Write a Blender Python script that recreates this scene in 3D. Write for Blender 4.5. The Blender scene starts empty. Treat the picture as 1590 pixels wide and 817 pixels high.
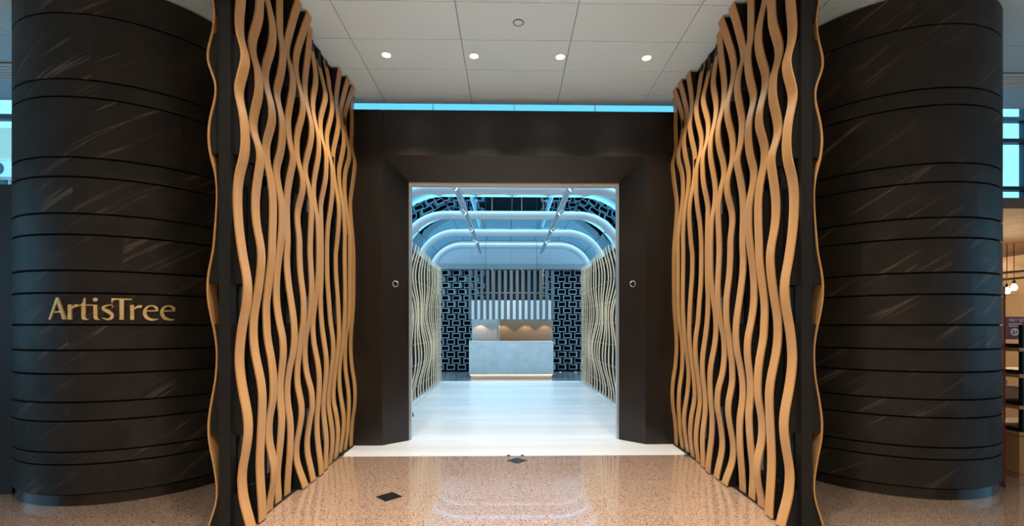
import bpy, bmesh, math, random
from mathutils import Vector, Matrix

random.seed(7)
SC = bpy.context.scene
COL = SC.collection

# ------------------------------------------------------------------ camera
FPX, PPX, HY, YAW = 740.0, 804.0, 508.0, 0.019      # measured in the 1590x817 frame
CAM = Vector((-0.075, 0.0, 1.5))
cd = bpy.data.cameras.new('camera')
cd.sensor_width = 36.0
cd.lens = FPX / 1590.0 * 36.0
cd.shift_x = (795.0 - PPX) / 1590.0
cd.shift_y = (HY - 408.5) / 1590.0
cd.clip_start = 0.05
cd.clip_end = 500
cam = bpy.data.objects.new('camera', cd)
cam.location = CAM
cam.rotation_euler = (math.pi / 2, 0, -YAW)
COL.objects.link(cam)
SC.camera = cam

# ------------------------------------------------------------------ world, sun, exposure
SC.view_settings.view_transform = 'Standard'
SC.view_settings.look = 'None'
SC.view_settings.exposure = 0.25
SC.view_settings.gamma = 1.0
SC.view_settings.use_curve_mapping = False
W = bpy.data.worlds.new('sky')
SC.world = W
W.use_nodes = True
bg = W.node_tree.nodes['Background']
bg.inputs[0].default_value = (0.42, 0.72, 1.0, 1)
bg.inputs[1].default_value = 2.0
sd = bpy.data.lights.new('overcast_sun', 'SUN')
sd.energy = 2.6
sd.angle = math.radians(70)
sd.color = (0.95, 0.97, 1.0)
sun = bpy.data.objects.new('overcast_sun', sd)
sun.rotation_euler = (math.radians(10), math.radians(4), 0)
sun.location = (0, 12, 20)
COL.objects.link(sun)


def ray(x, y):
    u = (x - PPX) / FPX
    v = (HY - y) / FPX
    s, c = math.sin(YAW), math.cos(YAW)
    return Vector((u * c + s, -u * s + c, v))


def at_z(x, y, z):
    r = ray(x, y)
    return CAM + r * ((z - CAM.z) / r.z)


def at_y(x, y, Y):
    r = ray(x, y)
    return CAM + r * ((Y - CAM.y) / r.y)


# ------------------------------------------------------------------ materials
MATS = {}


def mat(name, color=(.5, .5, .5), rough=.5, metal=0.0, coat=0.0, emit=None, estr=0.0, spec=.5, coat_rough=.05):
    m = bpy.data.materials.new(name)
    m.use_nodes = True
    b = m.node_tree.nodes['Principled BSDF']
    b.inputs['Base Color'].default_value = (*color, 1)
    b.inputs['Roughness'].default_value = rough
    b.inputs['Metallic'].default_value = metal
    b.inputs['Specular IOR Level'].default_value = spec
    b.inputs['Coat Weight'].default_value = coat
    b.inputs['Coat Roughness'].default_value = coat_rough
    if emit:
        b.inputs['Emission Color'].default_value = (*emit, 1)
        b.inputs['Emission Strength'].default_value = estr
    MATS[name] = m
    return m


def nd(m, typ, **kw):
    n = m.node_tree.nodes.new(typ)
    for k, v in kw.items():
        setattr(n, k, v)
    return n


def lk(m, a, b):
    m.node_tree.links.new(a, b)


def ramp(m, fac, stops):
    r = nd(m, 'ShaderNodeValToRGB')
    el = r.color_ramp.elements
    while len(el) < len(stops):
        el.new(.5)
    for e, (p, c) in zip(el, stops):
        e.position = p
        e.color = (*c, 1) if len(c) == 3 else c
    lk(m, fac, r.inputs[0])
    return r.outputs[0]


def mapped(m, scale, kind='UV', rot=(0, 0, 0)):
    if kind == 'POS':
        src = nd(m, 'ShaderNodeNewGeometry').outputs['Position']
    else:
        src = nd(m, 'ShaderNodeTexCoord').outputs[kind]
    mp = nd(m, 'ShaderNodeMapping')
    mp.inputs['Scale'].default_value = scale
    mp.inputs['Rotation'].default_value = rot
    lk(m, src, mp.inputs[0])
    return mp.outputs[0]


def noise(m, vec, scale, detail=3, rough=.5, dist=0.0):
    n = nd(m, 'ShaderNodeTexNoise')
    n.inputs['Scale'].default_value = scale
    n.inputs['Detail'].default_value = detail
    n.inputs['Roughness'].default_value = rough
    n.inputs['Distortion'].default_value = dist
    lk(m, vec, n.inputs['Vector'])
    return n.outputs['Fac']


def mixc(m, fac, a, b, blend='MIX'):
    n = nd(m, 'ShaderNodeMix', data_type='RGBA', blend_type=blend)
    for s, v in ((n.inputs[0], fac), (n.inputs[6], a), (n.inputs[7], b)):
        if hasattr(v, 'is_output') or isinstance(v, bpy.types.NodeSocket):
            lk(m, v, s)
        elif isinstance(v, (int, float)):
            s.default_value = v
        else:
            s.default_value = (*v, 1)
    return n.outputs[2]


def math_(m, op, a, b=None):
    n = nd(m, 'ShaderNodeMath', operation=op)
    for i, v in enumerate((a, b)):
        if v is None:
            continue
        if isinstance(v, (int, float)):
            n.inputs[i].default_value = v
        else:
            lk(m, v, n.inputs[i])
    return n.outputs[0]


def bsdf(m):
    return m.node_tree.nodes['Principled BSDF']


def bump(m, h, strength, dist=.01):
    b = nd(m, 'ShaderNodeBump')
    b.inputs['Strength'].default_value = strength
    b.inputs['Distance'].default_value = dist
    lk(m, h, b.inputs['Height'])
    lk(m, b.outputs[0], bsdf(m).inputs['Normal'])


# bent oak veneer: fine straight grain along the ribbon
def wood_mat(name, c1, c2, rough=.42):
    m = mat(name, c1, rough)
    v = mapped(m, (70, 1.6, 1))
    n1 = noise(m, v, 1.0, 4, .6)
    v2 = mapped(m, (6, .5, 1))
    n2 = noise(m, v2, 1.3, 2)
    c = ramp(m, n1, [(.3, c1), (.72, c2)])
    c = mixc(m, .22, c, ramp(m, n2, [(.3, tuple(x * .6 for x in c1)), (.7, tuple(min(1, x * 1.25) for x in c2))]))
    lk(m, c, bsdf(m).inputs['Base Color'])
    return m


wood_mat('oak', (.47, .245, .088), (.57, .315, .122))
wood_mat('daylit_oak', (.84, .61, .38), (.93, .73, .50))  # same oak as the foyer, strong daylight put into its colour
wood_mat('shop_oak', (.40, .20, .08), (.52, .28, .12))
mat('black_metal', (.0065, .006, .0058), .5, spec=.35)
mat('black_core', (.004, .004, .004), .8, spec=.15)
mat('grey_channel', (.10, .115, .125), .35, .6)
m = mat('bronze_black', (.010, .0095, .0095), .34, .0, spec=.5)
n = noise(m, mapped(m, (1.2, 1.2, 1.2), 'POS'), 3, 4)
lk(m, ramp(m, n, [(.3, (.0048, .0044, .0044)), (.7, (.0082, .0076, .0077))]), bsdf(m).inputs['Base Color'])
mat('trim_aluminium', (.42, .50, .56), .3, .7)
mat('trim_pale', (.45, .52, .56), .5)
mat('head_trim', (.42, .40, .37), .4, .3)
mat('chrome', (.8, .8, .8), .12, 1)

# dark slate with slanting pale veins
m = mat('slate', (.02, .017, .015), .5, spec=.3)
vb = mapped(m, (1, 1, 1), 'UV', (0, 0, math.radians(-33)))
mp = nd(m, 'ShaderNodeMapping')
mp.inputs['Scale'].default_value = (.32, 7.5, 1)
lk(m, vb, mp.inputs[0])
v1 = noise(m, mp.outputs[0], 1.6, 3, .55, .25)
vein = ramp(m, v1, [(.585, (0, 0, 0)), (.625, (1, 1, 1)), (.665, (0, 0, 0))])
mask = ramp(m, noise(m, mapped(m, (1, 1, 1)), 1.5, 2), [(.44, (0, 0, 0)), (.60, (1, 1, 1))])
fac = math_(m, 'MULTIPLY', vein, mask)
mp2 = nd(m, 'ShaderNodeMapping')
mp2.inputs['Scale'].default_value = (1.2, 26.0, 1)
lk(m, vb, mp2.inputs[0])
v2 = noise(m, mp2.outputs[0], 2.2, 5, .65)
cl = ramp(m, noise(m, mapped(m, (1, 1, 1)), 3.2, 6, .65), [(.35, (.0125, .0102, .0086)), (.7, (.029, .0236, .0198))])
cl = mixc(m, math_(m, 'MULTIPLY', ramp(m, v2, [(.6, (0, 0, 0)), (.78, (.35, .35, .35))]), .6), cl, (.075, .062, .052))
cl = mixc(m, math_(m, 'MULTIPLY', fac, .75), cl, (.14, .112, .09))
lk(m, cl, bsdf(m).inputs['Base Color'])
bump(m, noise(m, mapped(m, (1, 1, 1)), 45, 4, .6), .12, .004)
mat('slate_core', (.003, .003, .003), .9, spec=.1)
mat('skirting', (.022, .017, .015), .22, .3)

m = mat('gold', (.83, .58, .25), .30, .40)
n = noise(m, mapped(m, (30, 30, 110), 'POS'), 1, 3)
lk(m, ramp(m, n, [(.3, (.72, .47, .16)), (.7, (1.0, .80, .46))]), bsdf(m).inputs['Base Color'])
bump(m, noise(m, mapped(m, (14, 14, 40), 'POS'), 1, 3), .5, .01)

# pinkish-buff speckled granite, polished
m = mat('granite', (.5, .35, .25), .16, spec=.6, coat=1.0, coat_rough=.008)
vv = mapped(m, (1, 1, 1), 'POS')
bsdf(m).inputs['Coat IOR'].default_value = 1.75
g1 = noise(m, vv, 130, 3, .65)
vo = nd(m, 'ShaderNodeTexVoronoi')
vo.inputs['Scale'].default_value = 160
lk(m, vv, vo.inputs['Vector'])
sep = nd(m, 'ShaderNodeSeparateColor')
lk(m, vo.outputs['Color'], sep.inputs[0])
base = ramp(m, g1, [(.30, (.26, .155, .10)), (.48, (.43, .285, .20)), (.70, (.62, .47, .375))])
base = mixc(m, ramp(m, sep.outputs[1], [(.0, (.7, .7, .7)), (.30, (0, 0, 0))]), base, (.30, .19, .135))
dark = ramp(m, sep.outputs[0], [(.0, (.95, .95, .95)), (.15, (.9, .9, .9)), (.19, (0, 0, 0))])
base = mixc(m, dark, base, (.055, .042, .035))
lk(m, base, bsdf(m).inputs['Base Color'])
mat('joint', (.12, .085, .065), .6)
mat('black_granite', (.012, .012, .013), .2)

m = mat('white_floor', (.78, .80, .81), .23, spec=.5)
n = noise(m, mapped(m, (.12, 2.2, 1), 'POS'), 1.5, 3)
lk(m, ramp(m, n, [(.3, (.66, .665, .67)), (.7, (.78, .785, .79))]), bsdf(m).inputs['Base Color'])  # horizontal reflection streaks put into the floor colour
n2 = noise(m, mapped(m, (.15, 1.2, 1), 'POS'), 1.0, 2)
lk(m, ramp(m, n2, [(.3, (.16, .16, .16)), (.7, (.34, .34, .34))]), bsdf(m).inputs['Roughness'])
m = mat('rear_floor', (.12, .13, .135), .22)
n = noise(m, mapped(m, (1.4, .4, 1), 'POS'), 2, 4)
lk(m, ramp(m, n, [(.3, (.09, .098, .10)), (.7, (.19, .20, .20))]), bsdf(m).inputs['Base Color'])

mat('ceiling_cool_cast', (.68, .88, 1.0), .55)  # cool daylight cast put into the panel colour
mat('wall_paint', (.55, .45, .35), .7)
mat('ceiling_gap', (.06, .06, .06), .8)
mat('lamp_rim', (.85, .85, .85), .35)
mat('lamp_glow', (1, 1, 1), .5, emit=(1.0, .86, .66), estr=14)
mat('added_lens_glow', (1, 1, 1), .5, emit=(1.0, .86, .66), estr=2)
mat('white_tube', (.66, .70, .73), .34, spec=.5)
mat('steel', (.60, .65, .68), .38, .7)
mat('lintel_white', (.38, .42, .44), .6)
mat('grey_beam', (.28, .285, .29), .6)
m = mat('concrete', (.42, .47, .49), .6)
n = noise(m, mapped(m, (1, 1, 1), 'POS'), 3.5, 6, .65)
lk(m, ramp(m, n, [(.3, (.50, .55, .57)), (.7, (.66, .70, .72))]), bsdf(m).inputs['Base Color'])
mat('slat_grey', (.12, .145, .16), .5)
mat('slat_backing', (.74, .80, .82), .55)
mat('block_rim', (.42, .47, .50), .5)
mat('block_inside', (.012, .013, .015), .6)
mat('dark_backing', (.010, .011, .013), .7)
mat('plaster', (.55, .54, .52), .6)
mat('tan_panel', (.36, .24, .15), .5)
mat('copper', (.75, .33, .17), .35, 1)
mat('led_warm', (1, .8, .6), .5, emit=(1.0, .60, .30), estr=4)
mat('dark_partition', (.012, .011, .011), .5)
mat('dark_red', (.12, .012, .012), .4)
mat('sign_red', (.22, .018, .035), .5)
mat('sign_white', (.85, .83, .8), .5)
mat('cream', (.72, .58, .42), .6)
mat('blue_panel', (.02, .07, .16), .5)
mat('bulb_glow', (1, .8, .5), .4, emit=(1.0, .70, .36), estr=60)
mat('valance_glow', (1, .8, .6), .5, emit=(1.0, .70, .42), estr=4)
m = mat('canopy_brown', (.26, .165, .11), .6)
n = noise(m, mapped(m, (.6, 8, 1), 'POS'), 1.3, 3)
lk(m, ramp(m, n, [(.3, (.12, .075, .05)), (.7, (.17, .108, .075))]), bsdf(m).inputs['Base Color'])
mat('window_frame', (.05, .08, .10), .4, .4)
mat('beige_render', (.62, .52, .40), .8)
mat('ac_white', (.7, .72, .72), .5)
mat('city_grey', (.36, .42, .44), .8)
mat('city_glass', (.02, .055, .07), .15)
mat('ground', (.48, .48, .47), .9)
mat('cardboard', (.55, .33, .15), .7)


def glass_mat(name, tint, gloss=.18, rough=.02):
    m = bpy.data.materials.new(name)
    m.use_nodes = True
    nt = m.node_tree
    for q in list(nt.nodes):
        if q.type != 'OUTPUT_MATERIAL':
            nt.nodes.remove(q)
    out = [q for q in nt.nodes if q.type == 'OUTPUT_MATERIAL'][0]
    t = nt.nodes.new('ShaderNodeBsdfTransparent')
    t.inputs[0].default_value = (*tint, 1)
    g = nt.nodes.new('ShaderNodeBsdfGlossy')
    g.inputs['Color'].default_value = (.50, .82, .95, 1)
    g.inputs['Roughness'].default_value = rough
    lw = nt.nodes.new('ShaderNodeLayerWeight')
    lw.inputs[0].default_value = gloss
    mx = nt.nodes.new('ShaderNodeMixShader')
    nt.links.new(lw.outputs['Fresnel'], mx.inputs[0])
    nt.links.new(t.outputs[0], mx.inputs[1])
    nt.links.new(g.outputs[0], mx.inputs[2])
    nt.links.new(mx.outputs[0], out.inputs[0])
    MATS[name] = m
    return m


glass_mat('vault_glass', (.58, .86, .98), .1)
glass_mat('window_glass', (.66, .90, .95), .2)
glass_mat('clerestory_glass', (.40, .66, .70), .2)


# ------------------------------------------------------------------ mesh helpers
class MB:
    def __init__(s):
        s.v, s.f, s.uv, s.mi = [], [], {}, []
        s.smooth = set()

    def add(s, verts, faces, smooth=False, mi=0):
        o = len(s.v)
        s.v += [tuple(p) for p in verts]
        for f in faces:
            if smooth:
                s.smooth.add(len(s.f))
            s.f.append(tuple(i + o for i in f))
            s.mi.append(mi)
        return o

    def box(s, x0, x1, y0, y1, z0, z1, mi=0):
        s.add([(x0, y0, z0), (x1, y0, z0), (x1, y1, z0), (x0, y1, z0),
               (x0, y0, z1), (x1, y0, z1), (x1, y1, z1), (x0, y1, z1)],
              [(0, 3, 2, 1), (4, 5, 6, 7), (0, 1, 5, 4), (1, 2, 6, 5), (2, 3, 7, 6), (3, 0, 4, 7)], mi=mi)
        return s

    def prism(s, poly, axis, a, b, mi=0):
        """poly: list of 2D points in the plane perpendicular to axis, extruded a..b"""
        def P(p, t):
            if axis == 'x':
                return (t, p[0], p[1])
            if axis == 'y':
                return (p[0], t, p[1])
            return (p[0], p[1], t)
        n = len(poly)
        s.add([P(p, a) for p in poly] + [P(p, b) for p in poly],
              [tuple(range(n))[::-1], tuple(range(n, 2 * n))] +
              [(i, (i + 1) % n, n + (i + 1) % n, n + i) for i in range(n)], mi=mi)
        return s

    def tube(s, pts, r, seg=12, cap=True, mi=0):
        pts = [Vector(p) for p in pts]
        n = len(pts)
        T = [((pts[min(i + 1, n - 1)] - pts[max(i - 1, 0)]).normalized()) for i in range(n)]
        up = Vector((0, 0, 1)) if abs(T[0].z) < .9 else Vector((1, 0, 0))
        a = T[0].cross(up).normalized()
        V = []
        for i in range(n):
            a = (a - T[i] * a.dot(T[i])).normalized()
            b = T[i].cross(a)
            rr = r[i] if isinstance(r, (list, tuple)) else r
            for k in range(seg):
                w = 2 * math.pi * k / seg
                V.append(pts[i] + (a * math.cos(w) + b * math.sin(w)) * rr)
        F = [(i * seg + k, i * seg + (k + 1) % seg, (i + 1) * seg + (k + 1) % seg, (i + 1) * seg + k)
             for i in range(n - 1) for k in range(seg)]
        s.add(V, F, True, mi)
        if cap:
            o = len(s.v)
            s.f.append(tuple(o - len(V) + k for k in range(seg))[::-1]); s.mi.append(mi)
            s.f.append(tuple(o - seg + k for k in range(seg))); s.mi.append(mi)
        return s

    def lathe(s, prof, c, seg=24, mi=0, smooth=True):
        """profile [(r,z)] about the vertical axis through c"""
        V = []
        for r, z in prof:
            for k in range(seg):
                w = 2 * math.pi * k / seg
                V.append((c[0] + r * math.cos(w), c[1] + r * math.sin(w), c[2] + z))
        F = [(i * seg + k, i * seg + (k + 1) % seg, (i + 1) * seg + (k + 1) % seg, (i + 1) * seg + k)
             for i in range(len(prof) - 1) for k in range(seg)]
        s.add(V, F, smooth, mi)
        return s

    def mesh(s, name, mats):
        me = bpy.data.meshes.new(name)
        me.from_pydata(s.v, [], s.f)
        for mm in (mats if isinstance(mats, (list, tuple)) else [mats]):
            me.materials.append(MATS[mm])
        sm = s.smooth
        for i, p in enumerate(me.polygons):
            p.material_index = s.mi[i]
            p.use_smooth = i in sm
        if s.uv:
            ul = me.uv_layers.new(name='UVMap')
            for l in me.loops:
                ul.data[l.index].uv = s.uv.get(l.vertex_index, (0, 0))
        bm = bmesh.new()
        bm.from_mesh(me)
        bmesh.ops.recalc_face_normals(bm, faces=bm.faces)
        for e in bm.edges:
            if len(e.link_faces) == 2 and e.calc_face_angle(0) > .6:
                e.smooth = False
        bm.to_mesh(me)
        bm.free()
        me.update()
        return me

    def build(s, name, mats, parent=None, **tags):
        o = bpy.data.objects.new(name, s.mesh(name, mats))
        COL.objects.link(o)
        if parent:
            o.parent = parent
            o.matrix_parent_inverse = parent.matrix_basis.inverted()
        tag(o, **tags)
        return o


def tag(o, label=None, category=None, group=None, kind=None):
    for k, v in (('label', label), ('category', category), ('group', group), ('kind', kind)):
        if v:
            o[k] = v
    return o


def thing(name, loc, label=None, category=None, group=None, kind=None):
    o = bpy.data.objects.new(name, None)
    o.empty_display_size = .1
    o.location = loc
    COL.objects.link(o)
    return tag(o, label, category, group, kind)


def inst(name, me, parent, loc, rotz=0.0):
    """object sharing mesh data, at a world location under its parent"""
    o = bpy.data.objects.new(name, me)
    COL.objects.link(o)
    o.location = loc
    o.rotation_euler = (0, 0, rotz)
    if parent:
        o.parent = parent
        o.matrix_parent_inverse = parent.matrix_basis.inverted()
    return o


def bevel_mod(o, w=.004, seg=2):
    b = o.modifiers.new('bevel', 'BEVEL')
    b.width = w
    b.segments = seg
    b.limit_method = 'ANGLE'


ZC = 4.42            # ceiling height
YP = 6.065           # portal face
YB = 6.33            # portal back edge
YF = 5.551           # granite ends, white floor begins
YH = 13.29           # white floor ends
YW = 16.1            # end wall

# ------------------------------------------------------------------ floors
fl = thing('floor_foyer', (0, 0, 0), kind='structure')
MB().box(-9.4, 9.4, -4.8, YF, -.06, -.004).build('floor_bed', 'joint', fl)
SX, SY = 1.15, 1.12
y1 = YF
rows = [(5.349, YF)] + [(5.349 - SY * (k + 1), 5.349 - SY * k) for k in range(9)]
slab_mesh = {}
for (ya, yb) in rows:
    for i in range(-8, 8):
        xa = .019 + i * SX
        key = round(yb - ya, 3)
        if key not in slab_mesh:
            g = .0012
            slab_mesh[key] = MB().box(g, SX - g, g, (yb - ya) - g, -.02, 0).mesh('slab', 'granite')
        inst('slab', slab_mesh[key], fl, (xa, ya, 0))
for (cx, cy) in ((.019, 5.349), (-1.133, 4.233)):
    h = .12
    MB().prism([(cx - h, cy), (cx, cy - h), (cx + h, cy), (cx, cy + h)], 'z', -.005, .0015).build(
        'diamond_inlay', 'black_granite', fl, label='black diamond inlay')
fh = MB().box(-2.9, 2.9, YF, YH, -.06, 0).build('floor_hall', 'white_floor', kind='structure')
fr = MB().box(-2.9, 2.9, YH, YW + .3, -.06, -.002).build('floor_rear', 'rear_floor', kind='structure')
fs = MB().box(2.9, 9.4, YF, 10.2, -.06, -.002).build('floor_shop', 'granite', kind='structure')
fs2 = MB().box(-9.4, -2.9, YF, 6.6, -.06, -.002).build('floor_side', 'granite', kind='structure')
MB().box(-150, 150, -60, 200, -.6, -.5).build('ground', 'ground', kind='structure')

# ------------------------------------------------------------------ ceiling
ce = thing('ceiling', (0, 0, ZC), kind='structure')
MB().box(-9.4, 9.4, -4.8, 6.235, ZC + .012, ZC + .30).build('ceiling_slab', 'ceiling_gap', ce)
TX, TY, Y0T = 1.1154, .5655, 4.287
tiles = {}
for k in range(-15, 4):
    ya = Y0T + k * TY
    yb = min(ya + TY, 6.235)
    if ya >= 6.235:
        continue
    for i in range(-8, 8):
        xa = (i + .5) * TX
        if xa < -9.3 or xa + TX > 9.3:
            continue
        key = round(yb - ya, 3)
        if key not in tiles:
            g = .0035
            tiles[key] = MB().box(g, TX - g, g, yb - ya - g, 0, .03).mesh('ceiling_panel', 'ceiling_cool_cast')
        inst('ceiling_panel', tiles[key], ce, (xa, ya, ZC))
MB().box(-9.4, 9.4, 6.237, 6.245, ZC - .004, ZC + .30).build('edge_fascia', 'ceiling_cool_cast', ce)

MB().box(-9.4, 9.4, -4.95, -4.8, -.06, ZC + .3).build('wall_front', 'wall_paint', kind='structure')
for S_, nm_, ye, wn_ in ((-1, 'left', 6.6, 'window_4'), (1, 'right', 6.6, 'window_5')):
    xa_, xb_ = sorted((S_ * 9.4, S_ * 9.55))
    w_ = thing('wall_' + nm_, (S_ * 9.47, 0, 0), kind='structure')
    MB().box(xa_, xb_, -4.95, ye, -.06, .9).build('lower_wall', 'wall_paint', w_)
    MB().box(xa_, xb_, -4.95, ye, 3.5, ZC + .3).build('upper_wall', 'wall_paint', w_)
    MB().box(xa_, xb_, -4.95, -1.0, .9, 3.5).build('end_pier', 'wall_paint', w_)
    MB().box(xa_, xb_, 4.6, ye, .9, 3.5).build('end_pier', 'wall_paint', w_)
    g_ = thing(wn_, (S_ * 9.47, 2, .9), kind='structure')
    MB().box(S_ * 9.47 - .006, S_ * 9.47 + .006, -1.0, 4.6, .9, 3.5).build('pane', 'window_glass', g_)
    for yy_ in (.4, 1.8, 3.2):
        MB().box(xa_, xb_, yy_ - .03, yy_ + .03, .9, 3.5).build('mullion', 'window_frame', g_)

# recessed downlights: four in view above the portal, more rows over the foyer
dl_parts = None


def downlight(x, y, label, power, group):
    global dl_parts
    t = thing('downlight', (x, y, ZC), label, 'downlight', group)
    if dl_parts is None:
        a = MB().lathe([(.062, .004), (.062, -.006), (.047, -.007), (.043, .0), (.041, .010)], (0, 0, 0), 28).mesh('rim', 'lamp_rim')
        b = MB().lathe([(.041, -.0015), (.030, -.0035), (.0005, -.005)], (0, 0, 0), 28).mesh('lens', 'lamp_glow')
        dl_parts = (a, b)
    inst('rim', dl_parts[0], t, (x, y, ZC))
    inst('lens', dl_parts[1], t, (x, y, ZC))
    l = bpy.data.lights.new('downlight_beam', 'SPOT')
    l.energy = power
    l.color = (1.0, .88, .73)
    l.spot_size = math.radians(118)
    l.spot_blend = .9
    l.shadow_soft_size = .05
    o = bpy.data.objects.new('downlight_beam', l)
    COL.objects.link(o)
    o.parent = t
    o.location = (0, 0, -.03)
    return t


words = ('leftmost', 'second from left', 'third from left', 'rightmost')
for i, px in enumerate((600, 736, 870, 1004)):
    p = at_z(px, 85 + 1.5 * i, ZC)
    downlight(p.x, p.y, 'small round white ceiling downlight, %s of the row of four above the portal' % words[i], 150,
              'downlights above the portal')
for (yy, nm) in ((2.75, 'middle'), (.4, 'near')):
    for i, xx in enumerate((-1.4, -.465, .465, 1.4)):
        downlight(xx, yy, 'round white ceiling downlight, %s in the %s row over the foyer' % (words[i], nm), 290 if nm == 'near' else 170,
                  'downlights over the foyer')
for sx, w in ((-1, 'left'), (1, 'right')):
    for yy, nm in ((2.2, 'further'), (.2, 'nearer')):
        downlight(3.7 * sx, yy, 'round white ceiling downlight, %s one before the %s stone column' % (nm, w), 60,
                  'downlights before the columns')
for i, xx in enumerate((-6.5, -3.9, -1.3, 1.3, 3.9, 6.5)):  # unseen row added as warm fill and for the gold to reflect
    downlight(xx, -3.7, 'added round white ceiling fill downlight, %s from the left along the front wall' % ('first', 'second', 'third', 'fourth', 'fifth', 'sixth')[i], 380,
              'added fill downlights along the front wall')
p = at_z(805, 35, ZC)
dt = thing('smoke_detector', (p.x, p.y, ZC), 'small round white detector disc flush in the ceiling panel', 'detector')
MB().lathe([(.052, .0), (.052, -.004), (.045, -.006), (.044, -.001)], p, 28).build('bezel', 'ceiling_gap', dt)
MB().lathe([(.044, -.003), (.030, -.012), (.0005, -.014)], p, 28).build('disc', 'ceiling_cool_cast', dt)

# linear air grilles in the side ceilings
for sx, w in ((-1, 'left'), (1, 'right')):
    g = thing('ceiling_grille', (6.2 * sx, 5.5, ZC), 'slatted linear air grille in the ceiling beyond the %s column' % w,
              'grille', 'ceiling air grilles')
    x0, x1 = sorted((4.2 * sx, 8.4 * sx))
    MB().box(x0, x1, 5.36, 5.72, ZC - .006, ZC - .002).build('grille_back', 'window_frame', g)
    for k in range(6):
        MB().box(x0, x1, 5.37 + k * .06, 5.40 + k * .06, ZC - .022, ZC - .006).build('slat', 'lamp_rim', g)

# ------------------------------------------------------------------ entrance portal
po = thing('entrance_portal', (0, YP, 0), 'tall black metal entrance portal with splayed reveals between the ribbon screens', 'portal')
XA, ZA = 1.675, 3.682     # front arris of the splay
XO, ZO = 1.399, 3.425     # clear opening
ZT = 4.255
for s in (-1, 1):
    a, b = sorted((s * XA, s * 2.9))
    q = MB().box(a, b, YP, YB + .10, 0, ZT).build('jamb_panel', 'bronze_black', po)
    MB().prism([(s * XA, YP + .001), (s * XO, YB), (s * XO, YB + .10), (s * XA, YB + .10)], 'z', 0, ZA).build('splayed_jamb', 'bronze_black', po)
MB().box(-XA + .004, XA - .004, YP + .002, YB + .10, ZA, ZT).build('fascia_panel', 'bronze_black', po)
mb = MB()
zb = ZA
mb.add([(-XA, YP + .002, ZA), (XA, YP + .002, ZA), (XO, YB, ZO), (-XO, YB, ZO),
        (-XA, YB + .1, ZA), (XA, YB + .1, ZA), (XO, YB + .1, ZO), (-XO, YB + .1, ZO)],
       [(0, 1, 2, 3), (4, 7, 6, 5), (0, 4, 5, 1), (3, 2, 6, 7), (0, 3, 7, 4), (1, 5, 6, 2)])
mb.build('splayed_head', 'bronze_black', po)
for s in (-1, 1):
    a, b = sorted((s * XO, s * (XO - .028)))
    MB().box(a, b, YB + .02, YB + .10, 0, ZO).build('edge_trim', 'trim_aluminium', po, label='slim aluminium edge strip')
MB().box(-XO + .028, XO - .028, YB + .02, YB + .10, ZO - .045, ZO).build('head_trim', 'head_trim', po, label='pale grey head strip')
# round key switches on the splays
for s, px in ((-1, 613.5), (1, 983)):
    r = ray(px, 441)
    # plane of the splayed jamb
    nrm = Vector(((YB - YP), s * (XA - XO), 0)).normalized()
    t = (Vector((s * XA, YP, 0)) - CAM).dot(nrm) / r.dot(nrm)
    c = CAM + r * t
    if nrm.y > 0:
        nrm = -nrm
    up = Vector((0, 0, 1))
    side = nrm.cross(up).normalized()
    k = thing('key_switch', c, 'small round chrome key switch on the %s splayed jamb of the portal' % ('left' if s < 0 else 'right'), 'switch', 'key switches on the portal')
    seg = 24
    mb = MB()
    prof = [(.044, .0), (.044, .012), (.036, .015), (.030, .008)]
    V = [c + (side * math.cos(2 * math.pi * j / seg) + up * math.sin(2 * math.pi * j / seg)) * rr + nrm * h for rr, h in prof for j in range(seg)]
    mb.add(V, [(i * seg + j, i * seg + (j + 1) % seg, (i + 1) * seg + (j + 1) % seg, (i + 1) * seg + j) for i in range(len(prof) - 1) for j in range(seg)], True)
    mb.build('ring', 'chrome', k)
    mb = MB()
    V = [c + (side * math.cos(2 * math.pi * j / seg) + up * math.sin(2 * math.pi * j / seg)) * rr + nrm * h for rr, h in ((.030, .008), (.012, .009), (.0115, .005)) for j in range(seg)]
    mb.add(V, [(i * seg + j, i * seg + (j + 1) % seg, (i + 1) * seg + (j + 1) % seg, (i + 1) * seg + j) for i in range(2) for j in range(seg)] + [tuple(2 * seg + j for j in range(seg))], False)
    mb.build('barrel', 'black_metal', k)

# clerestory strip above the portal
wn = thing('window_1', (0, YB + .1, ZT), kind='structure')
MB().box(-2.9, 2.9, YB + .14, YB + .155, ZT - .05, ZC + .5).build('pane', 'clerestory_glass', wn)
for x in (-2.2, -1.1, 0, 1.1, 2.2):
    MB().box(x - .006, x + .006, YB + .12, YB + .165, ZT - .05, ZC + .5).build('mullion', 'trim_aluminium', wn)
MB().box(-2.9, 2.9, YB + .12, YB + .17, ZT - .07, ZT - .02).build('sill', 'trim_aluminium', wn)

# ------------------------------------------------------------------ foyer ribbon screens
S6, S5 = 4.892, 5.836
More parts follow.
